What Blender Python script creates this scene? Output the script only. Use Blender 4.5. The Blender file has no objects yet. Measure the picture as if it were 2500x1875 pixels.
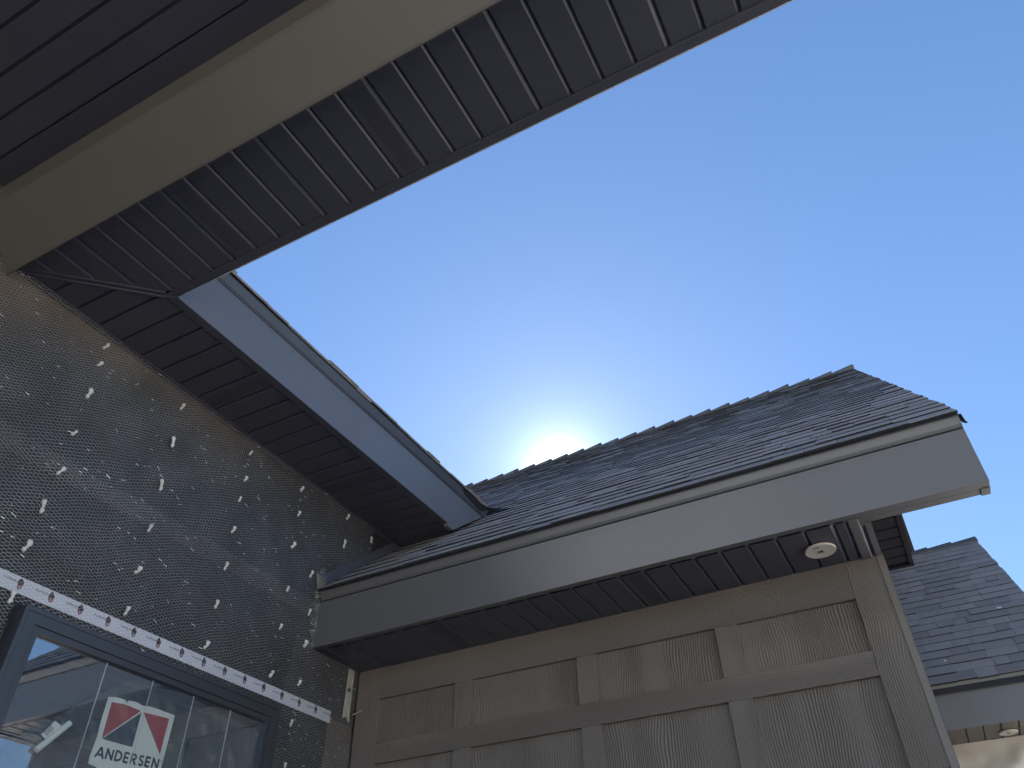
import bpy, bmesh, math, random
from mathutils import Vector, Matrix, Quaternion
random.seed(11)
S = 1.067            # metres per layout unit (soffit grooves are 4 inches apart)
EYE = 1.55           # camera height above the ground, metres
GZ = -EYE / S        # ground level in layout units
scene = bpy.context.scene
C = scene.collection

# ------------------------------------------------------------------ camera, light, exposure
cam_d = bpy.data.cameras.new('camera')
cam = bpy.data.objects.new('camera', cam_d); C.objects.link(cam)
RX = ((0.88308859, 0.46880455, -0.01941199),
      (-0.3149053, 0.56150263, -0.76521203),
      (-0.347835, 0.68186295, 0.64348561))     # rows: image right, image down, forward
right = Vector(RX[0]); down = Vector(RX[1]); fwd = Vector(RX[2])
rot = Matrix((right, -down, -fwd)).transposed()
cam.matrix_world = Matrix.Translation((0, 0, EYE)) @ rot.to_4x4()
cam_d.sensor_fit = 'HORIZONTAL'; cam_d.sensor_width = 36.0
cam_d.lens = 36.0 * 1886.97 / 2500.0
cam_d.clip_start = 0.05; cam_d.clip_end = 1000
scene.camera = cam

SUN = Vector((-0.3260, 0.7680, 0.5520)).normalized()
world = bpy.data.worlds.new('World'); scene.world = world; world.use_nodes = True
wn = world.node_tree.nodes; wl = world.node_tree.links
bg = wn['Background']; bg.inputs['Strength'].default_value = 0.05
sky = wn.new('ShaderNodeTexSky'); sky.sky_type = 'NISHITA'; sky.sun_disc = False
sky.sun_elevation = math.asin(SUN.z); sky.sun_rotation = math.atan2(SUN.x, SUN.y)
sky.altitude = 1200; sky.air_density = 1.0; sky.dust_density = 0.16; sky.ozone_density = 3.0
hs = wn.new('ShaderNodeHueSaturation'); hs.inputs['Saturation'].default_value = 1.27; hs.inputs['Hue'].default_value = 0.506; hs.inputs['Value'].default_value = 1.04
gm = wn.new('ShaderNodeGamma'); gm.inputs['Gamma'].default_value = 0.72      # phone-like tone: flatter sky
gs_ = wn.new('ShaderNodeVectorMath'); gs_.operation = 'SCALE'; gs_.inputs['Scale'].default_value = 1.42
wl.new(sky.outputs[0], gm.inputs['Color']); wl.new(gm.outputs[0], gs_.inputs[0]); wl.new(gs_.outputs[0], hs.inputs['Color'])
# tight aureole of the (roof-hidden) sun
wt = wn.new('ShaderNodeTexCoord'); wd = wn.new('ShaderNodeVectorMath'); wd.operation = 'DOT_PRODUCT'
nrm = wn.new('ShaderNodeVectorMath'); nrm.operation = 'NORMALIZE'
wl.new(wt.outputs['Generated'], nrm.inputs[0]); wl.new(nrm.outputs[0], wd.inputs[0]); wd.inputs[1].default_value = SUN
acc = hs.outputs[0]
for pw, col in ((1800.0, (6.0, 6.2, 5.4, 1)), (330.0, (1.7, 2.0, 1.7, 1)), (45.0, (.16, .3, .36, 1))):
    mxm = wn.new('ShaderNodeMath'); mxm.operation = 'MAXIMUM'; wl.new(wd.outputs['Value'], mxm.inputs[0]); mxm.inputs[1].default_value = 0.0
    pm = wn.new('ShaderNodeMath'); pm.operation = 'POWER'; wl.new(mxm.outputs[0], pm.inputs[0]); pm.inputs[1].default_value = pw
    ml = wn.new('ShaderNodeMix'); ml.data_type = 'RGBA'; ml.blend_type = 'ADD'; ml.clamp_result = False
    wl.new(pm.outputs[0], ml.inputs[0]); wl.new(acc, ml.inputs[6]); ml.inputs[7].default_value = col
    acc = ml.outputs[2]
wl.new(acc, bg.inputs['Color'])
sun_d = bpy.data.lights.new('sun', 'SUN'); sun_d.energy = 5.0; sun_d.angle = math.radians(0.53)
sun_d.color = (1.0, 0.95, 0.88)
sun = bpy.data.objects.new('sun', sun_d); C.objects.link(sun)
sun.rotation_euler = SUN.to_track_quat('Z', 'Y').to_euler(); sun.location = (0, 0, 20)
vs = scene.view_settings
vs.view_transform = 'Standard'; vs.look = 'None'; vs.exposure = 2.15; vs.gamma = 1.0
vs.use_curve_mapping = False
scene.cycles.max_bounces = 8; scene.cycles.transparent_max_bounces = 12

# ------------------------------------------------------------------ materials
class NT:
    def __init__(s, name):
        s.m = bpy.data.materials.new(name); s.m.use_nodes = True
        s.t = s.m.node_tree; s.b = s.t.nodes['Principled BSDF']; s.out = s.t.nodes['Material Output']
    def n(s, typ, **kw):
        nd = s.t.nodes.new(typ)
        for k, v in kw.items():
            if k in nd.inputs: nd.inputs[k].default_value = v
            else: setattr(nd, k, v)
        return nd
    def l(s, a, b): s.t.links.new(a, b)
    def set(s, **kw):
        for k, v in kw.items(): s.b.inputs[k.replace('_', ' ')].default_value = v
    def coords(s, scale=(1, 1, 1), kind='Object', rand=True):
        tc = s.n('ShaderNodeTexCoord'); mp = s.n('ShaderNodeMapping'); mp.inputs['Scale'].default_value = scale
        if rand:
            oi = s.n('ShaderNodeObjectInfo'); mu = s.n('ShaderNodeVectorMath', operation='SCALE')
            cv = s.n('ShaderNodeCombineXYZ')
            s.l(oi.outputs['Random'], cv.inputs[0]); s.l(oi.outputs['Random'], cv.inputs[1]); s.l(oi.outputs['Random'], cv.inputs[2])
            s.l(cv.outputs[0], mu.inputs[0]); mu.inputs['Scale'].default_value = 37.0
            ad = s.n('ShaderNodeVectorMath', operation='ADD')
            s.l(tc.outputs[kind], ad.inputs[0]); s.l(mu.outputs[0], ad.inputs[1]); s.l(ad.outputs[0], mp.inputs['Vector'])
        else:
            s.l(tc.outputs[kind], mp.inputs['Vector'])
        return mp.outputs[0]
    def noise(s, vec, scale, detail=3, rough=.55):
        nz = s.n('ShaderNodeTexNoise'); nz.inputs['Scale'].default_value = scale
        nz.inputs['Detail'].default_value = detail; nz.inputs['Roughness'].default_value = rough
        s.l(vec, nz.inputs['Vector']); return nz.outputs['Fac']
    def ramp(s, fac, stops):
        r = s.n('ShaderNodeValToRGB'); e = r.color_ramp.elements
        while len(e) < len(stops): e.new(.5)
        for el, (p, c) in zip(e, stops):
            el.position = p; el.color = (*c, 1) if len(c) == 3 else c
        s.l(fac, r.inputs[0]); return r.outputs[0]
    def bump(s, h, strength, dist, prev=None):
        b = s.n('ShaderNodeBump'); b.inputs['Strength'].default_value = strength; b.inputs['Distance'].default_value = dist
        s.l(h, b.inputs['Height'])
        if prev is not None: s.l(prev, b.inputs['Normal'])
        return b.outputs[0]
    def math(s, op, a, b=None):
        m = s.n('ShaderNodeMath', operation=op)
        for i, v in enumerate((a, b)):
            if v is None: continue
            if isinstance(v, (int, float)): m.inputs[i].default_value = v
            else: s.l(v, m.inputs[i])
        return m.outputs[0]

def painted_metal(name, col, rough=.42, var=.06, spec=.5, wave=.0015, ior=1.5):
    k = NT(name); v = k.coords()
    n1 = k.noise(v, 3.0, 4); lo = [c * (1 - var) for c in col]; hi = [c * (1 + var) for c in col]
    k.l(k.ramp(n1, [(.3, lo), (.7, hi)]), k.b.inputs['Base Color'])
    n2 = k.noise(v, 1.7, 1)
    k.l(k.ramp(n2, [(.2, (rough - .025,) * 3), (.8, (rough + .03,) * 3)]), k.b.inputs['Roughness'])
    h = k.noise(v, 1.5, 0); g = k.noise(v, 300, 2)
    k.l(k.bump(h, .10, wave * 8, k.bump(g, .05, .0005)), k.b.inputs['Normal'])
    k.set(Specular_IOR_Level=spec, IOR=ior)
    return k.m

M_SOFFIT = painted_metal('soffit_charcoal', (.076, .074, .090), .40)
M_FASCIA = painted_metal('fascia_charcoal', (.112, .106, .103), .45, ior=2.05)
M_BEAM = painted_metal('beam_taupe_metal', (.122, .108, .091), .5)
M_TRIM = painted_metal('trim_metal', (.150, .142, .140), .42)
M_FLASH = painted_metal('flashing_metal', (.075, .082, .10), .4)
M_FLASHPALE = painted_metal('flashing_taupe', (.16, .145, .125), .45)

def siding(name, col, vertical=True, fine=False):
    k = NT(name)
    sc = (1, 1, .045) if vertical else (.045, 1, 1)
    v = k.coords(sc)
    v2 = k.coords((1, 1, .55) if vertical else (.55, 1, 1))
    warp = k.noise(v2, 2.6, 2.0); fast = k.noise(v, 14, 3)
    sep = k.n('ShaderNodeSeparateXYZ'); k.l(v2, sep.inputs[0])
    ax = sep.outputs[0] if vertical else sep.outputs[2]
    ph = k.math('ADD', k.math('MULTIPLY', ax, 620.0 if not fine else 800.), k.math('MULTIPLY', warp, 105.0))
    ph = k.math('ADD', ph, k.math('MULTIPLY', fast, 5.0))
    w = k.math('SINE', ph)
    ridge = k.ramp(k.math('MULTIPLY_ADD', w, .5), [(0, (0, 0, 0)), (1, (1, 1, 1))])
    wv = k.n('ShaderNodeMath', operation='MULTIPLY_ADD'); k.l(w, wv.inputs[0]); wv.inputs[1].default_value = .5; wv.inputs[2].default_value = .5
    prof = k.math('POWER', wv.outputs[0], 2.6)
    mask = k.ramp(k.noise(v, 7.5, 2), [(.34, (.12, .12, .12)), (.56, (1, 1, 1))])
    prof = k.math('MULTIPLY', prof, mask)
    grain = k.noise(k.coords((1, 1, .25) if vertical else (.25, 1, 1)), 240, 3, .7)
    nb = k.bump(grain, .45, .0022)
    k.l(k.bump(prof, 1.0 if not fine else .85, .0034 if not fine else .0026, nb), k.b.inputs['Normal'])
    tone = k.noise(k.coords(), 1.6, 4)
    base = k.ramp(tone, [(.3, [c * .93 for c in col]), (.72, [c * 1.06 for c in col])])
    k.l(base, k.b.inputs['Base Color'])
    k.set(Roughness=.5, Specular_IOR_Level=.4)
    return k.m
M_PANEL = siding('woodgrain_panel', (.205, .172, .143))
M_BATTEN = siding('woodgrain_batten', (.205, .172, .143), True, True)
M_RAIL = siding('woodgrain_rail', (.205, .172, .143), False, True)

def shingle_mat(name, base):
    k = NT(name); v = k.coords()
    oi = k.n('ShaderNodeObjectInfo'); at = k.n('ShaderNodeAttribute'); at.attribute_name = 'tint'
    tint = k.math('FRACT', k.math('ADD', oi.outputs['Random'], at.outputs['Fac']))
    c = k.ramp(tint, [(0, [x * .84 for x in base]), (.45, base), (.8, [x * 1.08 for x in base]), (1, [x * 1.18 for x in base])])
    gr = k.noise(v, 420, 3, .75)
    sp = k.ramp(gr, [(.36, (.35, .35, .36)), (.52, (1, 1, 1)), (.68, (2.1, 2.1, 2.15))])
    mx = k.n('ShaderNodeMix', data_type='RGBA', blend_type='MULTIPLY'); mx.inputs[0].default_value = 1
    k.l(c, mx.inputs[6]); k.l(sp, mx.inputs[7]); k.l(mx.outputs[2], k.b.inputs['Base Color'])
    k.l(k.bump(gr, .7, .003, k.bump(k.noise(v, 40, 3), .4, .004)), k.b.inputs['Normal'])
    k.set(Roughness=.8, Specular_IOR_Level=.35)
    return k.m
M_SHINGLE = shingle_mat('asphalt_shingle', (.300, .272, .252))
M_CAP = shingle_mat('asphalt_cap', (.12, .115, .11))

def simple(name, col, rough=.6, bump=0, bscale=60, var=.15, vscale=4, spec=.4, metallic=0):
    k = NT(name); v = k.coords()
    n = k.noise(v, vscale, 4)
    k.l(k.ramp(n, [(.3, [c * (1 - var) for c in col]), (.7, [c * (1 + var) for c in col])]), k.b.inputs['Base Color'])
    k.set(Roughness=rough, Specular_IOR_Level=spec, Metallic=metallic)
    if bump: k.l(k.bump(k.noise(v, bscale, 4), bump, .004), k.b.inputs['Normal'])
    return k.m

def felt_mat():
    k = NT('building_paper'); v = k.coords(rand=False)
    n = k.noise(v, 1.1, 5, .6); f = k.noise(v, 90, 3, .7)
    c = k.ramp(n, [(.32, (.026, .026, .028)), (.55, (.036, .037, .042)), (.78, (.052, .050, .050))])
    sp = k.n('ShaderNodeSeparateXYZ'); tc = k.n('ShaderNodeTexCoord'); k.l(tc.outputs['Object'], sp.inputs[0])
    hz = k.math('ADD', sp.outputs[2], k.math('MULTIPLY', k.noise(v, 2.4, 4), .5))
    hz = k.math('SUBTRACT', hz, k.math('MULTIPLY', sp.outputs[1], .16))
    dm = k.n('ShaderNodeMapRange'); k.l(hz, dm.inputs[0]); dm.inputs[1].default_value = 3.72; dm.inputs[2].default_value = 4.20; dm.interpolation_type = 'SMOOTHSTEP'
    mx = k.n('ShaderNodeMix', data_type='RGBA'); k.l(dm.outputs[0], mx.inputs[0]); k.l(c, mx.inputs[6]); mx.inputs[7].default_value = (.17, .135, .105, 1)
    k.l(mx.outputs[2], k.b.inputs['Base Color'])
    w = k.noise(k.coords((.25, 1, 1), rand=False), 7, 4)
    k.l(k.bump(w, .5, .02, k.bump(f, .3, .002)), k.b.inputs['Normal']); k.set(Roughness=.55, Specular_IOR_Level=.45)
    return k.m
M_BUTT = simple('asphalt_cut_edge', (.030, .029, .031), .9)
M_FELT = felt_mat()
M_KRAFT = simple('brown_kraft_paper', (.13, .105, .085), .8, .3, 30)
M_WIRE = simple('galvanised_wire', (.44, .43, .415), .42, var=.3, vscale=6, metallic=.55)
M_GLINT_WIRE = simple('glint_bright_wire', (.85, .84, .82), .30, var=.15, metallic=.3)  # pale wire colour with the glint of the twists put into it
M_DAB = simple('white_plaster_dab', (.78, .75, .70), .85, .6, 120, .08)
M_TAPE = simple('white_seam_tape', (.70, .71, .76), .45, .2, 20, .05)
M_PRINT_D = simple('print_dark', (.05, .05, .06), .6)
M_PRINT_R = simple('print_red', (.22, .05, .06), .6)
M_FRAME = painted_metal('window_frame_black', (.044, .048, .056), .36, ior=1.7)
M_GASKET = simple('black_gasket', (.012, .011, .011), .6)
M_SLOT = simple('vent_shadow_metal', (.045, .042, .047), .5)
M_PAPER = simple('sticker_paper', (.74, .76, .68), .6, .15, 20, .05)
M_STRED = simple('sticker_red', (.36, .055, .065), .5, var=.1)
M_STNAVY = simple('sticker_navy', (.035, .05, .075), .5, var=.1)
M_SEAM = simple('pale_cord', (.55, .58, .62), .5)
M_LIGHT = simple('light_cover_white', (.70, .64, .54), .5, var=.04)
M_STUD = simple('pine_stud', (.34, .18, .10), .7, .3, 30, .2)
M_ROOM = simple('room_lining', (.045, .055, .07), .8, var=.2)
M_MEMBRANE = simple('black_membrane', (.022, .022, .025), .6, .3, 40)
M_NAIL = simple('rusty_nail', (.10, .06, .045), .6)
M_SPLINT = simple('raw_wood_splint', (.58, .44, .32), .75)

def wrap_mat():
    k = NT('house_wrap_sheet'); v = k.coords(rand=False)
    n = k.noise(v, 1.6, 5, .6)
    k.l(k.ramp(n, [(.35, (.66, .58, .48)), (.5, (.80, .73, .62)), (.7, (.88, .82, .72))]), k.b.inputs['Base Color'])
    k.set(Roughness=.45, Specular_IOR_Level=.5)
    k.l(k.bump(k.noise(v, 14, 4), .4, .01), k.b.inputs['Normal'])
    return k.m
M_WRAP = wrap_mat()

def ground_mat():
    k = NT('dry_gravel_ground'); v = k.coords(rand=False)
    n = k.noise(v, .35, 6, .65); f = k.noise(v, 24, 4, .7)
    c = k.ramp(n, [(.3, (.46, .43, .39)), (.55, (.54, .505, .46)), (.75, (.58, .55, .51))])
    mx = k.n('ShaderNodeMix', data_type='RGBA', blend_type='MULTIPLY'); mx.inputs[0].default_value = 1
    k.l(c, mx.inputs[6]); k.l(k.ramp(f, [(.3, (.6, .6, .6)), (.7, (1.2, 1.2, 1.2))]), mx.inputs[7])
    k.l(mx.outputs[2], k.b.inputs['Base Color']); k.set(Roughness=.95)
    k.l(k.bump(f, .6, .03), k.b.inputs['Normal']); return k.m
M_GROUND = ground_mat()
M_SLAB = simple('porch_concrete', (.50, .475, .44), .85, .3, 50, .1)

def glass_mat():
    k = NT('window_glass'); t = k.t
    tr = k.n('ShaderNodeBsdfTransparent'); tr.inputs[0].default_value = (.80, .86, .88, 1)
    gl = k.n('ShaderNodeBsdfGlossy'); gl.inputs['Roughness'].default_value = .012
    fr = k.n('ShaderNodeFresnel'); fr.inputs['IOR'].default_value = 1.52
    v = k.coords((1, 1, 1), rand=False)
    nb = k.bump(k.noise(v, 1.2, 2), .10, .01); k.l(nb, gl.inputs['Normal'])
    f2 = k.math('MINIMUM', k.math('MULTIPLY_ADD', fr.outputs[0], 1.7), 1.0)   # two coated panes
    f2.node.inputs[1].default_value = 1.0
    mx = k.n('ShaderNodeMixShader'); k.l(f2, mx.inputs[0]); k.l(tr.outputs[0], mx.inputs[1]); k.l(gl.outputs[0], mx.inputs[2])
    dz = k.n('ShaderNodeBsdfDiffuse'); k.l(k.ramp(k.noise(v, 1.3, 4), [(.3, (.12, .22, .36)), (.7, (.22, .34, .50))]), dz.inputs[0])
    m3 = k.n('ShaderNodeMixShader'); m3.inputs[0].default_value = .10; k.l(mx.outputs[0], m3.inputs[1]); k.l(dz.outputs[0], m3.inputs[2])
    k.l(m3.outputs[0], k.out.inputs['Surface']); return k.m
M_GLASS = glass_mat()

def film_mat():
    k = NT('clear_plastic_film')
    tr = k.n('ShaderNodeBsdfTransparent'); tr.inputs[0].default_value = (.86, .88, .88, 1)
    df = k.n('ShaderNodeBsdfDiffuse'); df.inputs[0].default_value = (.60, .66, .66, 1)
    gl = k.n('ShaderNodeBsdfGlossy'); gl.inputs['Roughness'].default_value = .22
    a = k.n('ShaderNodeMixShader'); a.inputs[0].default_value = .15; k.l(df.outputs[0], a.inputs[1]); k.l(gl.outputs[0], a.inputs[2])
    mx = k.n('ShaderNodeMixShader'); mx.inputs[0].default_value = .10; k.l(tr.outputs[0], mx.inputs[1]); k.l(a.outputs[0], mx.inputs[2])
    k.l(mx.outputs[0], k.out.inputs['Surface']); return k.m
M_FILM = film_mat()

# ------------------------------------------------------------------ builders
def W(x, y, z): return Vector((x * S, y * S, z * S + EYE))

def tag(o, label=None, cat=None, group=None, kind=None):
    if label: o['label'] = label
    if cat: o['category'] = cat
    if group: o['group'] = group
    if kind: o['kind'] = kind
    return o

def thing(name, label, cat, at, group=None):
    o = bpy.data.objects.new(name, None); C.objects.link(o); o.location = W(*at)
    o.empty_display_size = .2
    return tag(o, label, cat, group)

def origin_of(o):
    v = Vector((0, 0, 0))
    while o is not None:
        v = v + o.location; o = o.parent
    return v

class MB:
    """collects faces in layout units"""
    def __init__(s): s.v = []; s.f = []; s.t = []; s.mi = []
    def add(s, vs, fs, tint=0.0, mi=None):
        b = len(s.v); s.mi += mi if mi else [0] * len(fs); s.v += [tuple(q) for q in vs]; s.f += [tuple(b + i for i in f) for f in fs]; s.t += [tint] * len(fs); return s
    def box(s, x0, x1, y0, y1, z0, z1, tint=0.0):
        vs = [(x0, y0, z0), (x1, y0, z0), (x1, y1, z0), (x0, y1, z0), (x0, y0, z1), (x1, y0, z1), (x1, y1, z1), (x0, y1, z1)]
        return s.add(vs, [(0, 3, 2, 1), (4, 5, 6, 7), (0, 1, 5, 4), (1, 2, 6, 5), (2, 3, 7, 6), (3, 0, 4, 7)], tint)
    def prism(s, prof, axis, a, b, tint=0.0):
        """closed 2D profile swept along an axis; profile coords are the other two axes in order"""
        n = len(prof); vs = []
        for t in (a, b):
            for p, q in prof:
                vs.append({'x': (t, p, q), 'y': (p, t, q), 'z': (p, q, t)}[axis])
        fs = [(i, (i + 1) % n, n + (i + 1) % n, n + i) for i in range(n)]
        fs += [tuple(range(n - 1, -1, -1)), tuple(range(n, 2 * n))]
        return s.add(vs, fs, tint)
    def poly(s, pts, off):
        """flat polygon with a little thickness along the vector off"""
        n = len(pts); o = Vector(off)
        vs = [Vector(p) for p in pts] + [Vector(p) + o for p in pts]
        return s.add(vs, [tuple(range(n)), tuple(range(2 * n - 1, n - 1, -1))] + [(i, n + i, n + (i + 1) % n, (i + 1) % n) for i in range(n)])
    def tube(s, a, b, r, n=3, r2=None):
        a = Vector(a); b = Vector(b); d = (b - a)
        if d.length < 1e-9: return s
        d.normalize(); u = d.orthogonal().normalized(); w = d.cross(u); r2 = r if r2 is None else r2
        vs = [a + (u * math.cos(2 * math.pi * i / n) + w * math.sin(2 * math.pi * i / n)) * r for i in range(n)] + \
             [b + (u * math.cos(2 * math.pi * i / n) + w * math.sin(2 * math.pi * i / n)) * r2 for i in range(n)]
        fs = [(i, (i + 1) % n, n + (i + 1) % n, n + i) for i in range(n)]
        if n > 3: fs += [tuple(range(n - 1, -1, -1)), tuple(range(n, 2 * n))]
        return s.add(vs, fs)
    def build(s, name, mat, parent=None, smooth=False, fix=True, tint=False, bevel=0, mat2=None):
        me = bpy.data.meshes.new(name)
        o0 = origin_of(parent) if parent is not None else Vector((0, 0, 0))
        me.from_pydata([tuple(W(*q) - o0) for q in s.v], [], s.f)
        if tint:
            at = me.attributes.new('tint', 'FLOAT', 'FACE'); at.data.foreach_set('value', s.t)
        if fix:
            bm = bmesh.new(); bm.from_mesh(me); bmesh.ops.recalc_face_normals(bm, faces=bm.faces)
            if bevel:
                bmesh.ops.bevel(bm, geom=[e for e in bm.edges if e.is_manifold and e.calc_face_angle(0) > .5], offset=bevel * S, segments=2, affect='EDGES', profile=.6)
            bm.to_mesh(me); bm.free()
        if smooth:
            for p in me.polygons: p.use_smooth = True
        me.materials.append(mat)
        if mat2 is not None:
            me.materials.append(mat2); me.polygons.foreach_set('material_index', s.mi)
        me.update()
        ob = bpy.data.objects.new(name, me); C.objects.link(ob)
        if parent is not None: ob.parent = parent
        return ob

def copy_at(src, parent, loc, rotq=None, scale=None):
    o = src.copy(); C.objects.link(o); o.parent = parent
    o.location = loc
    if rotq is not None: o.rotation_mode = 'QUATERNION'; o.rotation_quaternion = rotq
    if scale is not None: o.scale = scale
    return o

# ------------------------------------------------------------------ setting: ground
g = bpy.data.meshes.new('ground'); R_ = 400
g.from_pydata([(-R_, -R_, 0), (R_, -R_, 0), (R_, R_, 0), (-R_, R_, 0)], [], [(0, 1, 2, 3)]); g.materials.append(M_GROUND)
go = bpy.data.objects.new('ground', g); C.objects.link(go); tag(go, kind='structure')
MB().box(-2.22, 1.5, -1.5, 1.0, GZ - .1, GZ + .10).build('porch_slab', M_SLAB, None, bevel=.008)['kind'] = 'structure'

XM = -2.2496         # face of the lath covered wall
ZS = 2.0             # porch and side soffit
XF, YF = -1.8796, 1.1235   # inside corner of the fascias
GW = .0952           # soffit groove spacing
PITCH = math.atan(.804)

def groove_panel(w0, w1, zb, first=False, lock=False):
    """profile of one soffit panel across its width, V grooves on both sides"""
    d = .0085; b = .0125 if lock else .0095
    return [(w0, zb + d), (w0 + .0008, zb + d), (w0 + .0036, zb + .0008), (w0 + .0050, zb),
            (w1 - b, zb), (w1 - b + .0012, zb + .0010), (w1 - .0040, zb + d * .60), (w1 - .0008, zb + d), (w1, zb + d), (w1, zb + .02), (w0, zb + .02)]

def clip_prism_x(mb, prof, y0, y1f):
    """panel running along Y whose far end is cut on a slant: y1f(x)"""
    n = len(prof); vs = [(x, y0, z) for x, z in prof] + [(x, y1f(x), z) for x, z in prof]
    mb.add(vs, [(i, (i + 1) % n, n + (i + 1) % n, n + i) for i in range(n)] + [tuple(range(n - 1, -1, -1)), tuple(range(n, 2 * n))])

def vent_slots(axis, c0, c1, l0, l1, zb, rows=8):
    m = MB()
    for r in range(rows):
        c = c0 + (c1 - c0) * (r + .5) / rows; L = l0
        while L < l1 - .006:
            h = .0006
            if axis == 'y': vs = [(c - .0016, L, zb), (c + .0016, L, zb), (c + .0016, L + .0048, zb), (c - .0016, L + .0048, zb), (c - .0016, L, zb - h), (c - .0016, L + .0048, zb - h)]
            else: vs = [(L, c - .0016, zb), (L, c + .0016, zb), (L + .0048, c + .0016, zb), (L + .0048, c - .0016, zb), (L, c - .0016, zb - h), (L + .0048, c - .0016, zb - h)]
            m.add(vs, [(0, 1, 4), (3, 5, 2), (4, 1, 2, 5), (0, 4, 5, 3)])
            L += .0078
    return m

# ------------------------------------------------------------------ covered porch (over the camera)
porch = thing('covered_porch', 'dark metal porch roof overhead with wide taupe beam and ribbed soffit', 'porch', (-.5, .3, ZS))
PX1 = 1.35           # right end of the porch
BY0, BY1, BZ = .6123, .7557, 1.9455
soff = MB().box(XM, PX1, BY1 - .02, YF - .004, ZS + .022, ZS + .03).build('soffit', M_SOFFIT, porch)
g0 = -2.156 + .0008
k = -1
x = g0 - GW
def mitre(xx): return .7786 + (xx - XM) * (1.0952 - .7786) / (-1.9145 - XM)
while x < PX1 - .02:
    x1 = min(x + GW, PX1); m = MB(); pr = groove_panel(max(x, XM + .002), x1, ZS, lock=(k % 4 == 1))
    yfar = lambda xx: min(1.0965, mitre(xx) - .004) if xx < -1.9145 else 1.0965
    clip_prism_x(m, pr, BY1 - .01, yfar)
    p = m.build('soffit_panel', M_SOFFIT, soff)
    if k in (6, 13, 24):
        vent_slots('y', x + .022, x + .076, .80, 1.075, ZS).build('vent_slots', M_SLOT, soff)['kind'] = 'stuff'
    x += GW; k += 1
# channel trim along the outer edge, then the fascia behind it (facing the sun)
MB().prism([(1.0945, ZS + .012), (1.0945, ZS - .004), (1.0960, ZS - .0052), (1.1235, ZS - .0052), (1.1235, ZS + .012)], 'x', XF - .0345 + .034, PX1).build('edge_trim', M_SOFFIT, porch)
for i in range(16):
    xx = XF + .08 + i * .21
    MB().tube((xx, 1.110, ZS - .0045), (xx, 1.110, ZS - .0066), .0022, 8).build('trim_screw', M_TRIM, porch)
pf = MB().prism([(1.1237, ZS), (1.1280, ZS), (1.1290, ZS + .190), (1.142, ZS + .2), (1.142, ZS + .207), (1.1237, ZS + .207)], 'x', XF, PX1 + .02).build('fascia', M_FASCIA, porch)
MB().prism([(1.1295, ZS + .2085), (1.139, ZS + .2085), (1.150, ZS + .252), (1.139, ZS + .256)], 'x', XF + .012, PX1 + .02).build('drip_edge', M_FLASHPALE, porch)
MB().tube((XF + .03, 1.1262, ZS - .0042), (PX1, 1.1262, ZS - .0042), .0016, 8).build('glint_bead', M_SEAM, porch)  # pale bead added to stand for the sun glint along the edge
# beam: inner lower corner chamfered wide so it looks evenly lit
bm_ = MB().prism([(BY1, BZ), (BY1, 2.146), (.605, 2.146), (.605, 2.118), (.612, 2.105), (.746, BZ + .005), (.752, BZ)], 'x', XM + .004, PX1 - .1).build('beam', M_BEAM, porch)
MB().box(XM + .004, PX1 - .1, .6085, BY1, 2.149, 2.30).build('upper_board', M_BEAM, bm_)
# ceiling inside the porch, boards run along X
ZC = 2.25
ceil = MB().box(XM, PX1, -1.3, .612, ZC + .022, ZC + .03).build('ceiling', M_SOFFIT, porch)
CG = GW * .985
yb = .5328
for i in range(19):
    y1 = yb - i * CG; y0 = y1 - CG
    m = MB(); m.prism([(y0, ZC + .0095), (y0 + .003, ZC + .0095), (y0 + .005, ZC), (y1 - .006, ZC), (y1 - .0035, ZC + .0095), (y1, ZC + .0095), (y1, ZC + .02), (y0, ZC + .02)], 'x', XM, PX1)
    m.build('ceiling_board', M_SOFFIT, ceil)
m = MB(); m.prism([(yb, ZC), (.6083, ZC), (.6083, ZC + .02), (yb, ZC + .02)], 'x', XM, PX1); m.build('ceiling_board', M_SOFFIT, ceil)
# posts out of frame carry the beam
for px in (PX1 - .2,):
    MB().box(px - .09, px + .09, .56, .745, GZ + .1, BZ - .001).build('post', M_BEAM, porch, bevel=.004)
# roof slab of the porch (slopes down towards the garage)
sl = .5
m = MB(); m.prism([(1.139, ZS + .258), (1.139, ZS + .272), (-1.5, ZS + .272 + 2.639 * sl), (-1.5, ZS + .32), (.2, ZS + .30), (.75, ZS + .24)], 'x', XF + .03, PX1 + .03)
m.build('roof_deck', M_SHINGLE, porch)
m = MB(); e = .134
for kk in range(12):
    xx = XF - .02
    while xx < PX1 + .03:
        w = random.choice((.1, .14, .19, .25)); y0 = 1.158 - kk * e * .894; z0 = ZS + .264 + kk * e * .447
        t = random.choice((.007, .012)); x2 = min(xx + w, PX1 + .04)
        m.add([(xx, y0, z0), (x2, y0, z0), (x2, y0, z0 + t), (xx, y0, z0 + t), (xx, y0 - e * .94, z0 + e * .47), (x2, y0 - e * .94, z0 + e * .47), (x2, y0 - e * .94, z0 + e * .47 + .003), (xx, y0 - e * .94, z0 + e * .47 + .003)],
              [(0, 1, 2, 3), (3, 2, 6, 7), (0, 3, 7, 4), (1, 5, 6, 2), (4, 5, 1, 0), (7, 6, 5, 4)], random.random())
        xx += w
m.build('shingles', M_SHINGLE, porch, tint=True)['kind'] = 'stuff'

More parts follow.
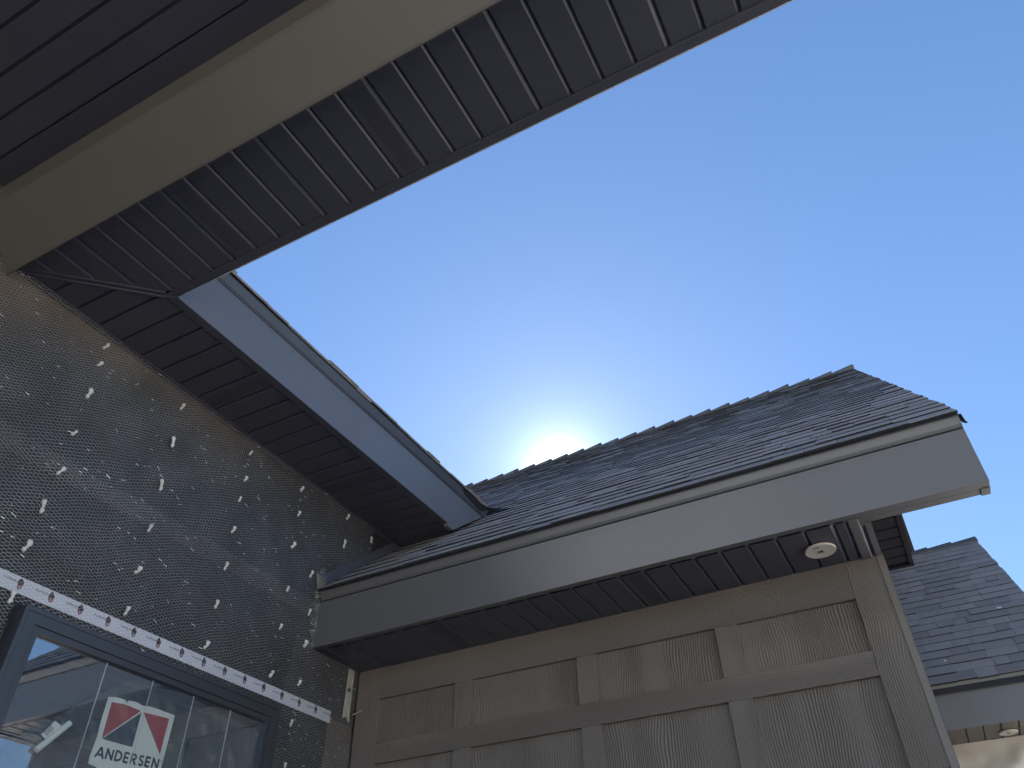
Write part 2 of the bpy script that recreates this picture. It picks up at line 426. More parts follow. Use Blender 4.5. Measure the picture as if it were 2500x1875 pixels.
# ------------------------------------------------------------------ side eave over the lath wall
eave = thing('house_eave', 'dark ribbed eave with blue grey fascia running down to the shingled garage roof', 'eave', (-2.05, 2.0, ZS))
MB().box(XM, XF - .004, .72, 3.12, ZS + .022, ZS + .03).build('soffit_backing', M_SOFFIT, eave)
y = 1.0952 - 3 * GW
def mitre_x(yy): return XM + (yy - .7786) * (-1.9145 - XM) / (1.0952 - .7786)
i = 0
while y < 3.04:
    y1 = min(y + GW, 3.1); pr = groove_panel(max(y, .782), y1, ZS)
    n = len(pr)
    x1f = lambda yy: min(-1.9135, mitre_x(yy) - .004) if yy < 1.0952 else -1.9135
    vs = [(XM + .001, p, q) for p, q in pr] + [(max(x1f(p), XM + .002), p, q) for p, q in pr]
    m = MB(); m.add(vs, [(j, (j + 1) % n, n + (j + 1) % n, n + j) for j in range(n)] + [tuple(range(n - 1, -1, -1)), tuple(range(n, 2 * n))])
    m.build('soffit_panel', M_SOFFIT, eave)
    if i in (8, 16): vent_slots('x', y + .022, y + .076, XM + .03, -1.93, ZS).build('vent_slots', M_SLOT, eave)['kind'] = 'stuff'
    y += GW; i += 1
MB().prism([(-1.9145, ZS + .012), (-1.9145, ZS - .004), (-1.913, ZS - .005), (XF + .0004, ZS - .005), (XF + .0004, ZS - .0038), (XF - .014, ZS - .0038), (XF - .014, ZS + .012)], 'y', 1.0952 + .0005, 3.02).build('edge_trim', M_SOFFIT, eave)
# little mitred return at the inside corner and the diagonal H-mould
MB().poly([(XF, YF, ZS - .006), (-1.9145, 1.0952, ZS - .006), (-1.9143, 1.0935, ZS - .006), (XF + .001, 1.1222, ZS - .006)], (0, 0, .006)).build('mitre_joint', M_TRIM, eave)
dv = Vector((-1.9145 - XM, 1.0952 - .7786, 0)).normalized(); nv = Vector((-dv.y, dv.x, 0)); a = Vector((XM + .003, .7786 + .003, ZS)); b = Vector((-1.9080, 1.1005, ZS))
m = MB(); hw = .017
pr = [(-hw, .010), (-hw, -.003), (-hw + .002, -.005), (-.006, -.005), (-.004, -.002), (.004, -.002), (.006, -.005), (hw - .002, -.005), (hw, -.003), (hw, .010)]
n = len(pr); vs = []
for c_, ext in ((a, 0), (b, 0)):
    for p, q in pr:
        pt = c_ + nv * p + Vector((0, 0, q))
        vs.append(pt)
m.add(vs, [(j, (j + 1) % n, n + (j + 1) % n, n + j) for j in range(n)] + [tuple(range(n - 1, -1, -1)), tuple(range(n, 2 * n))])
m.build('mitre_mould', M_SOFFIT, eave)
# wall channel where the soffit meets the lath
MB().prism([(XM, ZS + .004), (XM, ZS - .011), (XM + .0035, ZS - .011), (XM + .0035, ZS - .005), (XM + .016, ZS - .004), (XM + .016, ZS + .004)], 'y', .70, 3.05).build('wall_channel', M_SOFFIT, eave)
# fascia, cut at its lower end on the garage roof slope
def roofz(y): return 1.5124 + (y - 2.4346) * .804
fz = [(YF + .001, ZS - .0035), (2.935, ZS - .0035), (3.005, ZS + .001), (3.262, ZS + .207), (YF + .001, ZS + .207)]
m = MB(); n = len(fz); m.add([(XF + .0015, p, q) for p, q in fz] + [(XF - .012, p, q) for p, q in fz], [tuple(range(n)), tuple(range(2 * n - 1, n - 1, -1))] + [(j, n + j, n + (j + 1) % n, (j + 1) % n) for j in range(n)])
fas = m.build('fascia', M_FASCIA, eave)
m = MB(); fe = [(2.925, ZS - .006), (2.972, ZS - .022), (3.272, ZS + .205), (3.205, ZS + .195)]
n = 4; m.add([(XF + .0032, p, q) for p, q in fe] + [(XF - .002, p, q) for p, q in fe], [tuple(range(n)), tuple(range(2 * n - 1, n - 1, -1))] + [(j, n + j, n + (j + 1) % n, (j + 1) % n) for j in range(n)])
m.build('end_cap', M_FASCIA, fas)
MB().box(XF - .02, XF + .0022, 2.92, 2.974, ZS - .022, ZS - .0045).build('end_return', M_TRIM, fas)
MB().prism([(XF - .008, ZS + .2085), (XF + .005, ZS + .2085), (XF + .007, ZS + .214), (XF + .010, ZS + .2145), (XF + .022, ZS + .252), (XF - .008, ZS + .256)], 'y', YF + .001, 3.30).build('drip_edge', M_FLASH, eave)
rf = MB(); rf.prism([(XF + .020, ZS + .254), (XF + .020, ZS + .262), (-5.6, ZS + .262 + 3.74 * .804), (-5.6, ZS + .05), (-2.3, ZS + .2)], 'y', 1.10, 3.32)
rf = rf.build('roof_deck', M_MEMBRANE, eave)
cE, sE = math.cos(PITCH), math.sin(PITCH); e = .134
src = []
def eave_tab(w, t):
    m = MB()
    m.add([(0, 0, 0), (0, w, 0), (0, w, t), (0, 0, t), (-e * 1.15, 0, 0), (-e * 1.15, w, 0), (-e * 1.15, w, .004), (-e * 1.15, 0, .004)],
          [(0, 1, 2, 3), (3, 2, 6, 7), (0, 3, 7, 4), (1, 5, 6, 2), (4, 5, 1, 0), (7, 6, 5, 4)])
    return m
random.seed(5)
y = 1.13
q_eave = Quaternion((0, 1, 0), PITCH)
while y < 3.26:
    w = random.uniform(.09, .22)
    o = eave_tab(w, random.choice((.008, .015))).build('shingle', M_SHINGLE, None)
    me = o.data; me.transform(Matrix.Translation((0, 0, -EYE)))
    o.parent = rf; o.rotation_mode = 'QUATERNION'; o.rotation_quaternion = q_eave
    o.location = W(XF + .024 + random.uniform(-.003, .004), y, ZS + .262 + random.uniform(-.001, .004)) - origin_of(rf)
    y += w
m = MB()
for kk in range(1, 22):
    y = 1.1 + random.uniform(-.1, 0)
    while y < 3.3:
        w = random.uniform(.09, .24); t = random.choice((.008, .014))
        bx, bz = XF + .024 - kk * e * cE, ZS + .263 + kk * e * sE
        ux, uz = -cE * e * 1.1, sE * e * 1.1
        m.add([(bx, y, bz), (bx, y + w, bz), (bx + sE * t, y + w, bz + cE * t), (bx + sE * t, y, bz + cE * t), (bx + ux, y, bz + uz), (bx + ux, y + w, bz + uz), (bx + ux + .003, y + w, bz + uz + .003), (bx + ux + .003, y, bz + uz + .003)],
              [(0, 1, 2, 3), (3, 2, 6, 7), (0, 3, 7, 4), (1, 5, 6, 2), (4, 5, 1, 0), (7, 6, 5, 4)], random.random())
        y += w
m.build('shingles', M_SHINGLE, rf, tint=True)['kind'] = 'stuff'
# underlay curling out at the foot of the eave
m = MB()
A_ = [(-1.852, 3.02, 2.250), (-1.850, 3.13, 2.248), (-1.848, 3.20, 2.250), (-1.846, 3.26, 2.258), (-1.838, 3.32, 2.276), (-1.815, 3.375, 2.298), (-1.785, 3.375, 2.290), (-1.750, 3.352, 2.272)]
B_ = [(-1.858, 3.06, 2.232), (-1.860, 3.15, 2.226), (-1.866, 3.215, 2.218), (-1.876, 3.285, 2.216), (-1.878, 3.335, 2.248), (-1.840, 3.352, 2.266), (-1.795, 3.350, 2.266), (-1.748, 3.346, 2.266)]
for i in range(7): m.poly([A_[i], A_[i + 1], B_[i + 1], B_[i]], (-.004, .004, .002))
m.build('underlay_flap', M_MEMBRANE, eave, smooth=False)

# ------------------------------------------------------------------ lath wall with its window
wall = thing('house_wall', 'black papered wall covered in wire lath with white dabs and a dark window', 'wall', (XM, 1.7, GZ))
WY0, WY1, WZ1, WZ0 = 1.2161, 2.3034, .9739, -.75
def wallpiece(nm, y0, y1, z0, z1, bt=.006):
    return MB().box(XM - .12, XM - bt, y0, y1, z0, z1).build(nm, M_FELT, wall)
YA, YB = -2.6, 3.4
m = MB()
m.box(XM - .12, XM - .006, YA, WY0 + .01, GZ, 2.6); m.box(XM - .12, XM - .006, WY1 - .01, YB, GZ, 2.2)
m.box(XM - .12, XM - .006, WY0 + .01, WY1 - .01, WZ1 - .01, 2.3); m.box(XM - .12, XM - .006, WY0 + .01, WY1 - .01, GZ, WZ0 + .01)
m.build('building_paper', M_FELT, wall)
MB().box(XM - .0055, XM - .004, 2.640, 2.800, -.3, 1.0315).build('kraft_paper', M_KRAFT, wall)

# wire lath: hexagonal netting, twisted edges run along the wall
from mathutils import noise as mn
def lath(y0, y1, z0, z1, off, py=.0240, pz=.0115, r=.00034, seed=0, holes=()):
    m = MB(); tw = MB(); rnd = random.Random(seed)
    half = py / 2; a_ = py * .19
    ny = int((y1 - y0) / half); nz = int((z1 - z0) / pz)
    def disp(yy, zz):
        v = Vector((yy * 2.2, zz * 2.2, seed * 3.1)); v2 = Vector((yy * 9, zz * 9, seed + 7.7))
        dy = mn.noise(v) * .040 + mn.noise(v2) * .008; dz = mn.noise(v + Vector((9, 3, 1))) * .030 + mn.noise(v2 + Vector((4, 4, 4))) * .006
        dx = max(-.004, mn.noise(v + Vector((1, 7, 5))) * .010 + mn.noise(v2 + Vector((2, 1, 9))) * .004)
        return dy, dz, dx
    cache = {}
    def P(yy, zz):
        k_ = (round(yy, 5), round(zz, 5))
        if k_ not in cache:
            dy, dz, dx = disp(yy, zz); cache[k_] = (XM + off + dx + rnd.uniform(-.0006, .0006), yy + dy + rnd.uniform(-.0022, .0022), zz + dz + rnd.uniform(-.0013, .0013))
        return cache[k_]
    def ok(p):
        if not (y0 - .05 < p[1] < min(y1, 2.80) and z0 < p[2] < min(z1, 2.28)): return False
        for h in holes:
            if h[0] < p[1] < h[1] and h[2] < p[2] < h[3]: return False
        return True
    for i in range(ny + 1):
        for j in range(nz + 1):
            cy = y0 + i * half; cz = z0 + j * pz + (pz / 2 if i % 2 else 0)
            A = P(cy - a_, cz); B = P(cy + a_, cz)
            C1 = P(cy + half - a_, cz + pz / 2); C2 = P(cy + half - a_, cz - pz / 2)
            if ok(A) and ok(B):
                m.tube(A, B, r * 1.9)
                if not (.995 < A[2] < 1.075) and rnd.random() < .008 * (1 + 3 * max(0, mn.noise(Vector((cy * 3, cz * 3, 2))))):
                    L = rnd.uniform(.6, 2.0); mid = (Vector(A) + Vector(B)) / 2 + Vector((.0012, 0, 0)); dd = (Vector(B) - Vector(A)) * .5 * L
                    dd.z -= dd.y * rnd.uniform(-.15, .55); tw.tube(mid - dd, mid + dd, r * rnd.uniform(2.0, 4.6))  # pale sliver laid over a twist to stand for a glint
            if ok(B) and ok(C1): m.tube(B, C1, r)
            if ok(B) and ok(C2): m.tube(B, C2, r)
    return m, tw
HO = [(WY0 - .012, WY1 + .012, WZ0, WZ1 + .008)]
m, tw = lath(.45, 2.83, .25, 2.27, .009, seed=1, holes=HO)
m.build('wire_lath', M_WIRE, wall, fix=False)['kind'] = 'stuff'
tw.build('wire_glints', M_GLINT_WIRE, wall, fix=False)['kind'] = 'stuff'
for (a0, a1, b0, b1, sd) in ((.45, 2.83, 1.39, 1.47, 2), (2.36, 2.81, .25, 1.30, 6)):
    m2, t2 = lath(a0, a1, b0, b1, .012, r=.00020, seed=sd, holes=HO)
    m2.build('lath_overlap', M_WIRE, wall, fix=False)['kind'] = 'stuff'
    t2.build('wire_glints', M_GLINT_WIRE, wall, fix=False)['kind'] = 'stuff'
# loose wire ends and specks
m = MB(); rnd = random.Random(77)
for i in range(260):
    yy = rnd.uniform(.6, 2.78); zz = rnd.uniform(.55, 2.0)
    if (WY0 - .02 < yy < WY1 + .02 and zz < WZ1 + .03) or .99 < zz < 1.08: continue
    a = Vector((XM + rnd.uniform(.008, .014), yy, zz)); d = Vector((rnd.uniform(-.004, .006), rnd.uniform(-.016, .016), rnd.uniform(-.009, .009)))
    m.tube(a, a + d, rnd.uniform(.0006, .0014), 3, .0004)
m.build('loose_wire', M_GLINT_WIRE, wall, fix=False)['kind'] = 'stuff'
# twisted torn edge at the end of the garage eave
m = MB()
for i in range(170):
    zz = rnd.uniform(1.26, 1.66); yc = 2.4656 - .012 + max(0, zz - 1.5) * .2
    a = Vector((XM + rnd.uniform(.004, .02), yc + rnd.uniform(-.03, .004), zz)); m.tube(a, a + Vector((rnd.uniform(-.004, .014), rnd.uniform(-.004, .022), rnd.uniform(-.016, .016))), .0007, 3, .0004)
m.build('frayed_wire', M_WIRE, wall, fix=False)['kind'] = 'stuff'

# plaster dabs
DABS = [[1.15, 1.943], [1.155, 1.862], [1.162, 1.73], [1.523, 1.923], [1.167, 1.563], [1.528, 1.756], [1.177, 1.417], [1.537, 1.568], [1.905, 1.932], [1.911, 1.804], [1.906, 1.702], [1.165, 1.283], [1.548, 1.394], [1.911, 1.564], [1.171, 1.146], [1.186, 0.993], [1.555, 1.234], [1.56, 1.092], [1.917, 1.407], [1.915, 1.25], [1.914, 1.096], [2.251, 1.651], [2.581, 1.813], [2.39, 1.574], [2.262, 1.453], [2.414, 1.409], [2.261, 1.289], [2.421, 1.272], [2.257, 1.095], [2.42, 1.109], [2.409, 0.951], [2.41, 0.794], [2.241, 1.935], [2.25, 1.811], [2.58, 1.959], [2.777, 1.93]]
def dab(seed):
    r_ = random.Random(seed); m = MB()
    parts = [(0, r_.uniform(.006, .010), r_.uniform(.0065, .009)), (r_.uniform(-.003, .003), -.002, .0048), (r_.uniform(-.005, .003), -r_.uniform(.008, .014), r_.uniform(.0055, .008))]
    for (cy, cz, rr) in parts:
        n = 9; ring = []
        for i in range(n):
            t = 2 * math.pi * i / n; q = rr * r_.uniform(.72, 1.2)
            ring.append((cy + math.cos(t) * q, cz + math.sin(t) * q * 1.25))
        vs = [(0, p, q) for p, q in ring] + [(.006, cy + (p - cy) * .7, cz + (q - cz) * .7) for p, q in ring] + [(.0085, cy, cz)]
        m.add(vs, [(i, (i + 1) % n, n + (i + 1) % n, n + i) for i in range(n)] + [(n + i, n + (i + 1) % n, 2 * n) for i in range(n)] + [tuple(range(n - 1, -1, -1))])
    o = m.build('plaster_dab', M_DAB, None); o.data.transform(Matrix.Translation((0, 0, -EYE)))
    for p in o.data.polygons: p.use_smooth = True
    return o
protos = [dab(s) for s in range(6)]
ow = origin_of(wall); rnd = random.Random(4)
for i, (yy, zz) in enumerate(DABS):
    loc = W(XM + .010, yy, zz) - ow
    o = protos[i] if i < 6 else copy_at(protos[rnd.randrange(6)], wall, loc)
    if i < 6: o.parent = wall; o.location = loc
    o.rotation_mode = 'XYZ'; o.rotation_euler = (rnd.uniform(-.38, .06), 0, 0); s_ = rnd.uniform(.85, 1.12); o.scale = (1, s_ * rnd.uniform(.85, 1.15), s_ * 1.12)

# seam tape with its printed marks, below the netting
tape = MB().box(XM - .0045, XM - .002, .55, 2.652, 1.0125, 1.0605).build('seam_tape', M_TAPE, wall)
for i in range(21):
    yc = 1.2008 - 6 * .1040 + i * .1040; zc = 1.0385
    if yc < .6: continue
    xo = XM - .0012
    m = MB(); m.poly([(xo, yc - .009, zc - .001), (xo, yc + .010, zc - .001), (xo, yc + .010, zc + .008), (xo, yc + .003, zc + .015), (xo, yc - .001, zc + .020), (xo, yc - .009, zc + .007)], (-.0006, 0, 0)); m.build('printed_mark', M_PRINT_D, tape)
    m = MB(); m.poly([(xo, yc - .007, zc - .0015), (xo, yc + .008, zc - .0015), (xo, yc + .0085, zc - .009), (xo, yc + .001, zc - .0155), (xo, yc - .006, zc - .010)], (-.0006, 0, 0))
    m.build('printed_mark', M_PRINT_R, tape)
    MB().box(xo - .0001, xo + .0004, yc - .001, yc + .003, zc - .010, zc - .005).build('printed_mark', M_TAPE, tape)
    m = MB()
    for kx in range(9):     # small illegible lettering
        a0 = yc - .054 + kx * .0047; h = .006 if kx in (0, 4, 7) else .0042
        z_ = zc + .003 - (.002 if kx in (2, 6) else 0)
        m.box(xo - .0004, xo, a0, a0 + .0009, z_, z_ + h); m.box(xo - .0004, xo + .0001, a0 + .0009, a0 + .0030, z_ + (h - .001 if kx % 2 else 0), z_ + (h if kx % 2 else .0010))
        if kx % 3: m.box(xo - .0004, xo, a0 + .0030, a0 + .0037, z_, z_ + h * .8)
    m.build('printed_lettering', M_PRINT_D, tape)['kind'] = 'stuff'

# pale lath strip beside the corner
st = MB(); st.poly([(XM + .002, 2.7284, 1.2640), (XM + .002, 2.7215, 1.05), (XM + .002, 2.743, 1.063), (XM + .002, 2.7665, 1.04), (XM + .002, 2.7700, 1.2640)], (.003, 0, 0))
st = st.build('corner_strip', simple('weathered_lath', (.50, .47, .41), .8, .4, 60, .2, 12), wall)
MB().tube((XM + .004, 2.7417, 1.1731), (XM + .010, 2.7417, 1.1731), .008, 8).build('nail_head', M_NAIL, st)
for (a, b, r) in (((XM + .012, 2.751, 1.222), (XM + .012, 2.748, 1.186), .0042), ((XM + .012, 2.735, 1.092), (XM + .014, 2.757, 1.046), .0045)):
    MB().tube(a, b, r, 5, r * .5).build('wood_splint', M_SPLINT, st)
MB().tube((XM + .015, 2.775, 1.075), (XM + .055, 2.79, 1.092), .002, 5, .0012).build('wood_splint', M_SPLINT, st)

# window
win = MB()
fx = XM + .05; fb = XM - .03
def ring(m, y0, y1, z0, z1, wdt, xa, xb):
    m.box(xa, xb, y0, y1, z1 - wdt, z1); m.box(xa, xb, y0, y1, z0, z0 + wdt)
    m.box(xa, xb, y0, y0 + wdt, z0 + wdt, z1 - wdt); m.box(xa, xb, y1 - wdt, y1, z0 + wdt, z1 - wdt)
ring(win, WY0, WY1, WZ0, WZ1, .0130, fb, fx)
win = win.build('window', M_FRAME, wall, bevel=.0012)
m = MB(); ring(m, WY0 + .0137, WY1 - .0137, WZ0 + .0137, WZ1 - .0137, .0315, fb, fx - .0016); m.build('frame', M_FRAME, win, bevel=.001)
m = MB(); ring(m, WY0 + .0460, WY1 - .0460, WZ0 + .0460, WZ1 - .0460, .0190, fb, fx - .006); m.build('sash', M_FRAME, win, bevel=.001)
m = MB(); ring(m, WY0 + .0642, WY1 - .0642, WZ0 + .0642, WZ1 - .0642, .010, fb, XM + .026); m.build('gasket', M_GASKET, win)
gy0, gy1, gz0, gz1 = WY0 + .0660, WY1 - .0660, WZ0 + .066, WZ1 - .066
MB().add([(XM + .028, gy0, gz0), (XM + .028, gy1, gz0), (XM + .028, gy1, gz1), (XM + .028, gy0, gz1)], [(0, 1, 2, 3)]).build('pane', M_GLASS, win, fix=False)
for yy in (1.5365, 1.7187, 1.8965, 2.0722):
    MB().box(XM + .0285, XM + .0300, yy - .0009, yy + .0009, gz0, gz1).build('cord', M_SEAM, win)
# dark unfinished room behind
room = MB(); X0, X1_, Y0, Y1, Z0, Z1 = -3.9, XM - .125, .75, 2.78, GZ, 1.12
for q in ([(X0, Y0, Z0), (X0, Y1, Z0), (X0, Y1, Z1), (X0, Y0, Z1)], [(X0, Y0, Z0), (X1_, Y0, Z0), (X1_, Y0, Z1), (X0, Y0, Z1)], [(X0, Y1, Z0), (X1_, Y1, Z0), (X1_, Y1, Z1), (X0, Y1, Z1)], [(X0, Y0, Z1), (X1_, Y0, Z1), (X1_, Y1, Z1), (X0, Y1, Z1)], [(X0, Y0, Z0), (X1_, Y0, Z0), (X1_, Y1, Z0), (X0, Y1, Z0)]):
    room.add(q, [(0, 1, 2, 3)])
room = room.build('room_lining', M_ROOM, wall, fix=False)
for yy in (1.0, 1.36, 1.73, 2.1, 2.45): MB().box(X0 + .002, X0 + .09, yy - .02, yy + .02, Z0, Z1).build('stud', M_STUD, room)
for xx in (-3.4, -3.0, -2.6): MB().box(xx - .02, xx + .02, Y0, Y1, Z1 - .1, Z1 - .002).build('joist', M_STUD, room)

# sticker on the glass: torn paper, two red triangles, navy triangle, lettering
stk = thing('window_sticker', 'cream sticker with red and navy triangle emblem and ANDERSEN lettering on the window glass', 'sticker', (XM + .0285, 1.705, .72))
def SP(u, v): return (XM + .0292, u, v)
pts = [(1.5762, .816), (1.600, .8215), (1.622, .8235), (1.6385, .8225), (1.6445, .8165), (1.6490, .8245), (1.680, .8280), (1.703, .8240), (1.735, .8290), (1.775, .8292), (1.8366, .8285), (1.8362, .74), (1.8345, .671), (1.838, .640), (1.72, .622), (1.665, .612), (1.632, .6145), (1.6, .624), (1.5769, .6265), (1.5745, .644), (1.579, .70), (1.5755, .745)]
m = MB(); m.poly([SP(*p) for p in pts], (-.0005, 0, 0)); m.build('paper', M_PAPER, stk)
def flat(nm, pp, mat, lift=.0004):
    m = MB(); m.poly([(XM + .0292 + lift, a, b) for a, b in pp], (-.0003, 0, 0)); return m.build(nm, mat, stk)
flat('emblem_triangle', [(1.5918, .8046), (1.640, .8105), (1.7035, .8075), (1.5950, .7005)], M_STRED)
flat('emblem_triangle', [(1.5962, .6990), (1.7078, .7004), (1.7072, .8040)], M_STNAVY)
flat('emblem_triangle', [(1.7135, .8065), (1.8180, .8132), (1.8168, .7035)], M_STRED)
# letter strokes, cap height .031, drawn on a slightly tilted baseline
def stroke(m, a, b, w):
    a = Vector((a[0], a[1])); b = Vector((b[0], b[1])); d = (b - a).normalized(); n = Vector((-d.y, d.x)) * w / 2
    q = [a + n, a - n, b - n, b + n]
    return [(p.x, p.y) for p in q]
CAPS = {'A': [((.0, 0), (.42, 1)), ((.42, 1), (.84, 0)), ((.18, .30), (.66, .30))], 'N': [((.09, 0), (.09, 1)), ((.09, .93), (.71, .07)), ((.71, 0), (.71, 1))],
        'D': [((.09, 0), (.09, 1))], 'E': [((.09, 0), (.09, 1)), ((.09, .92), (.55, .92)), ((.09, .5), (.52, .5)), ((.09, .08), (.55, .08))],
        'R': [((.09, 0), (.09, 1)), ((.28, .45), (.62, 0))], 'S': []}
def arcpts(cx, cy, rx, ry, a0, a1, n): return [(cx + rx * math.cos(math.radians(a0 + (a1 - a0) * i / n)), cy + ry * math.sin(math.radians(a0 + (a1 - a0) * i / n))) for i in range(n + 1)]
def segs(p): return list(zip(p[:-1], p[1:]))
CAPS['D'] += segs([(.09, .92)] + arcpts(.22, .5, .50, .42, 90, -90, 9) + [(.09, .08)])
CAPS['R'] += segs([(.09, .92)] + arcpts(.32, .70, .24, .22, 90, -90, 7) + [(.09, .48)])
CAPS['S'] += segs(arcpts(.33, .73, .22, .20, 30, 270, 8) + arcpts(.33, .28, .24, .21, 90, -150, 8))
WID = {'A': .84, 'N': .80, 'D': .78, 'E': .62, 'R': .68, 'S': .62}
cap = .0300; cur = 1.5905; hscale = cap * 1.02
total = sum(WID[c] for c in 'ANDERSEN') + 7 * .17
hs = (1.8215 - 1.5905) / total
for ch in 'ANDERSEN':
    m = MB()
    for a, b in CAPS[ch]:
        A_ = (cur + a[0] * hs, .6475 + (cur - 1.59) * .062 + a[1] * cap); B_ = (cur + b[0] * hs, .6475 + (cur - 1.59) * .062 + b[1] * cap)
        m.poly([(XM + .02962, p, q) for p, q in stroke(m, A_, B_, .0066)], (-.0003, 0, 0))
    m.build('letter', M_STNAVY, stk); cur += (WID[ch] + .17) * hs
m = MB()
for a, b in (((1.8235, .6870), (1.8275, .6870)), ((1.8255, .6870), (1.8255, .6835)), ((1.8290, .6835), (1.8290, .6870)), ((1.8290, .6870), (1.8310, .6850)), ((1.8310, .6850), (1.8330, .6870)), ((1.8330, .6870), (1.8330, .6835))):
    m.poly([(XM + .0296, p, q) for p, q in stroke(m, a, b, .0007)], (-.0002, 0, 0))
m.build('trademark_letters', M_STNAVY, stk)

# crumpled clear film and the paper roll taped behind it
film = MB(); N1, N2 = 90, 50
top = [(1.29, .60), (1.33, .648), (1.387, .692), (1.453, .742), (1.4675, .760), (1.519, .801), (1.602, .8665), (1.645, .880), (1.716, .882), (1.838, .897), (1.90, .890), (1.98, .88), (2.08, .872), (2.2, .86)]
def topz(u):
    for (a, b), (c_, d) in zip(top[:-1], top[1:]):
        if a <= u <= c_: return b + (d - b) * (u - a) / (c_ - a)
    return top[-1][1]
grid = []
for i in range(N1 + 1):
    u = 1.29 + (2.2 - 1.29) * i / N1; row = []
    for j in range(N2 + 1):
        v = topz(u) + (.25 - topz(u)) * (j / N2) ** 1.2
        dx = .034 + mn.noise(Vector((u * 6, v * 6, 1))) * .008 + abs(mn.noise(Vector(((u + v * .6) * 26, (v - u * .5) * 9, 4)))) * .020 - .006 + abs(mn.noise(Vector(((u - v) * 12, (v + u) * 34, 9)))) * .009
        row.append((XM + .052 + max(-.014, min(.012, dx - .034)), u, v))
    grid.append(row)
film.v = [p for r in grid for p in r]
film.f = [(i * (N2 + 1) + j, i * (N2 + 1) + j + 1, (i + 1) * (N2 + 1) + j + 1, (i + 1) * (N2 + 1) + j) for i in range(N1) for j in range(N2)]; film.t = [0] * len(film.f)
fo = film.build('plastic_film', M_FILM, None, smooth=True, fix=False)
tag(fo, 'crumpled clear plastic film hanging over the window glass and its sticker', 'plastic film')
tube = thing('paper_roll', 'small white paper roll with striped tag held in clear film, left of the sticker', 'paper roll', (XM + .005, 1.44, .67))
m = MB(); m.tube((XM + .0395, 1.472, .711), (XM + .0395, 1.400, .622), .0085, 16); m.build('roll', M_PAPER, tube, smooth=False)
m = MB(); m.poly([(XM + .0342, 1.4290, .7075), (XM + .0342, 1.4545, .6985), (XM + .0342, 1.4200, .655), (XM + .0342, 1.4020, .664)], (-.0008, 0, 0)); tg = m.build('tag', M_PAPER, tube)
m = MB()
for i in range(7):
    t = i / 7; a = (1.4200 - .0130 * t, .692 - .021 * t); b = (1.4330 - .0150 * t, .684 - .021 * t)
    m.poly([(XM + .0348, p, q) for p, q in stroke(m, a, b, .0010 if i % 3 else .0018)], (-.0003, 0, 0))
m.build('bar_marks', M_PRINT_D, tg)

# ------------------------------------------------------------------ garage
YP, ZG, YE = 2.8054, 1.2685, 2.4656
gar = thing('garage', 'taupe board and batten garage with broad grey fascia and dark shingle roof', 'garage', (-1.0, 3.2, GZ))
XR = .0175
# wall with panels and battens
M_TRIM2 = painted_metal('corner_taupe', (.235, .206, .178), .45)
M_SHADE = painted_metal('side_eave_shaded', (.022, .022, .028), .75, spec=.15)  # soffit charcoal darkened, the gable's shade is put into the colour
gw = MB(); gw.box(XM + .002, XR - .002, YP + .024, YP + .10, GZ, ZG + .03); gw.box(-.09, XR - .0035, YP + .10, 8.6, GZ, 1.55)
gw = gw.build('wall', M_PANEL, gar)
BP = YP; PANEL_Y = YP + .0185
def slab(nm, x0, x1, z0, z1, y0, mat, y1=YP + .0235): return MB().box(x0, x1, y0, y1, z0, z1).build(nm, mat, gw, bevel=.0008)
slab('frieze_board', XM + .118, -.1158, 1.1335, ZG + .002, BP, M_RAIL)
slab('corner_board', XM + .006, -2.1230, GZ, ZG + .0015, BP - .0004, M_BATTEN)
slab('corner_board', -.1150, -.0060, .58, ZG + .0015, BP - .0004, M_BATTEN)
slab('corner_board', -.1150, -.0060, GZ, .579, BP + .0004, M_BATTEN)
RZ0, RZ1 = .8680, .9530
slab('rail', XM + .1275, -.1158, .8690, .9500, BP, M_RAIL)
bats = [(-1.7380, -1.6553), (-1.1785, -1.0973), (-.6184, -.5356)]
for a, b in bats:
    slab('batten', a, b, .9506, 1.1328, BP + .0006, M_BATTEN)
    slab('batten', a, b, GZ, .8684, BP + .0008, M_BATTEN)
edges = [-2.123, -1.738, -1.6553, -1.1785, -1.0973, -.6184, -.5356, -.115]
for i in range(0, 8, 2):
    a, b = edges[i] - .004, edges[i + 1] + .004
    MB().box(a, b, PANEL_Y, YP + .0236, .945, 1.138).build('siding_panel', M_PANEL, gw)
    MB().box(a, b, PANEL_Y, YP + .0236, GZ, .874).build('siding_panel', M_PANEL, gw)
MB().box(-.0053, XR, BP - .003, YP + .11, GZ, ZG + .002).build('corner_trim', M_TRIM2, gw)
MB().box(XR - .0005, XR + .0012, BP - .003, YP + .11, GZ, ZG + .0).build('corner_trim_edge', M_FLASHPALE, gw)
# soffit
gs = MB().box(XM + .003, -.05, YE + .03, YP + .03, ZG + .022, ZG + .03).build('soffit', M_SOFFIT, gar)
x = -2.1906 - GW; i = 0
while x < -.055:
    x1 = min(x + GW, -.0545); m = MB(); m.prism(groove_panel(max(x, XM + .004), x1, ZG, lock=(i % 4 == 2)), 'y', YE + .028, YP + .004)
    m.build('soffit_panel', M_SOFFIT, gs)
    if i in (6, 15): vent_slots('y', x + .022, x + .076, YE + .06, YP - .03, ZG).build('vent_slots', M_SLOT, gs)['kind'] = 'stuff'
    x += GW; i += 1
MB().prism([(-.0520, ZG + .010), (-.0520, ZG - .003), (-.0500, ZG - .0045), (-.0225, ZG - .0045), (-.0205, ZG - .003), (-.0205, ZG + .010)], 'y', 2.4995, 2.812).build('end_trim', M_TRIM, gs)
MB().box(-.0200, -.0050, 2.5525, 2.812, ZG + .012, ZG + .03).build('end_gap', M_FLASH, gs)
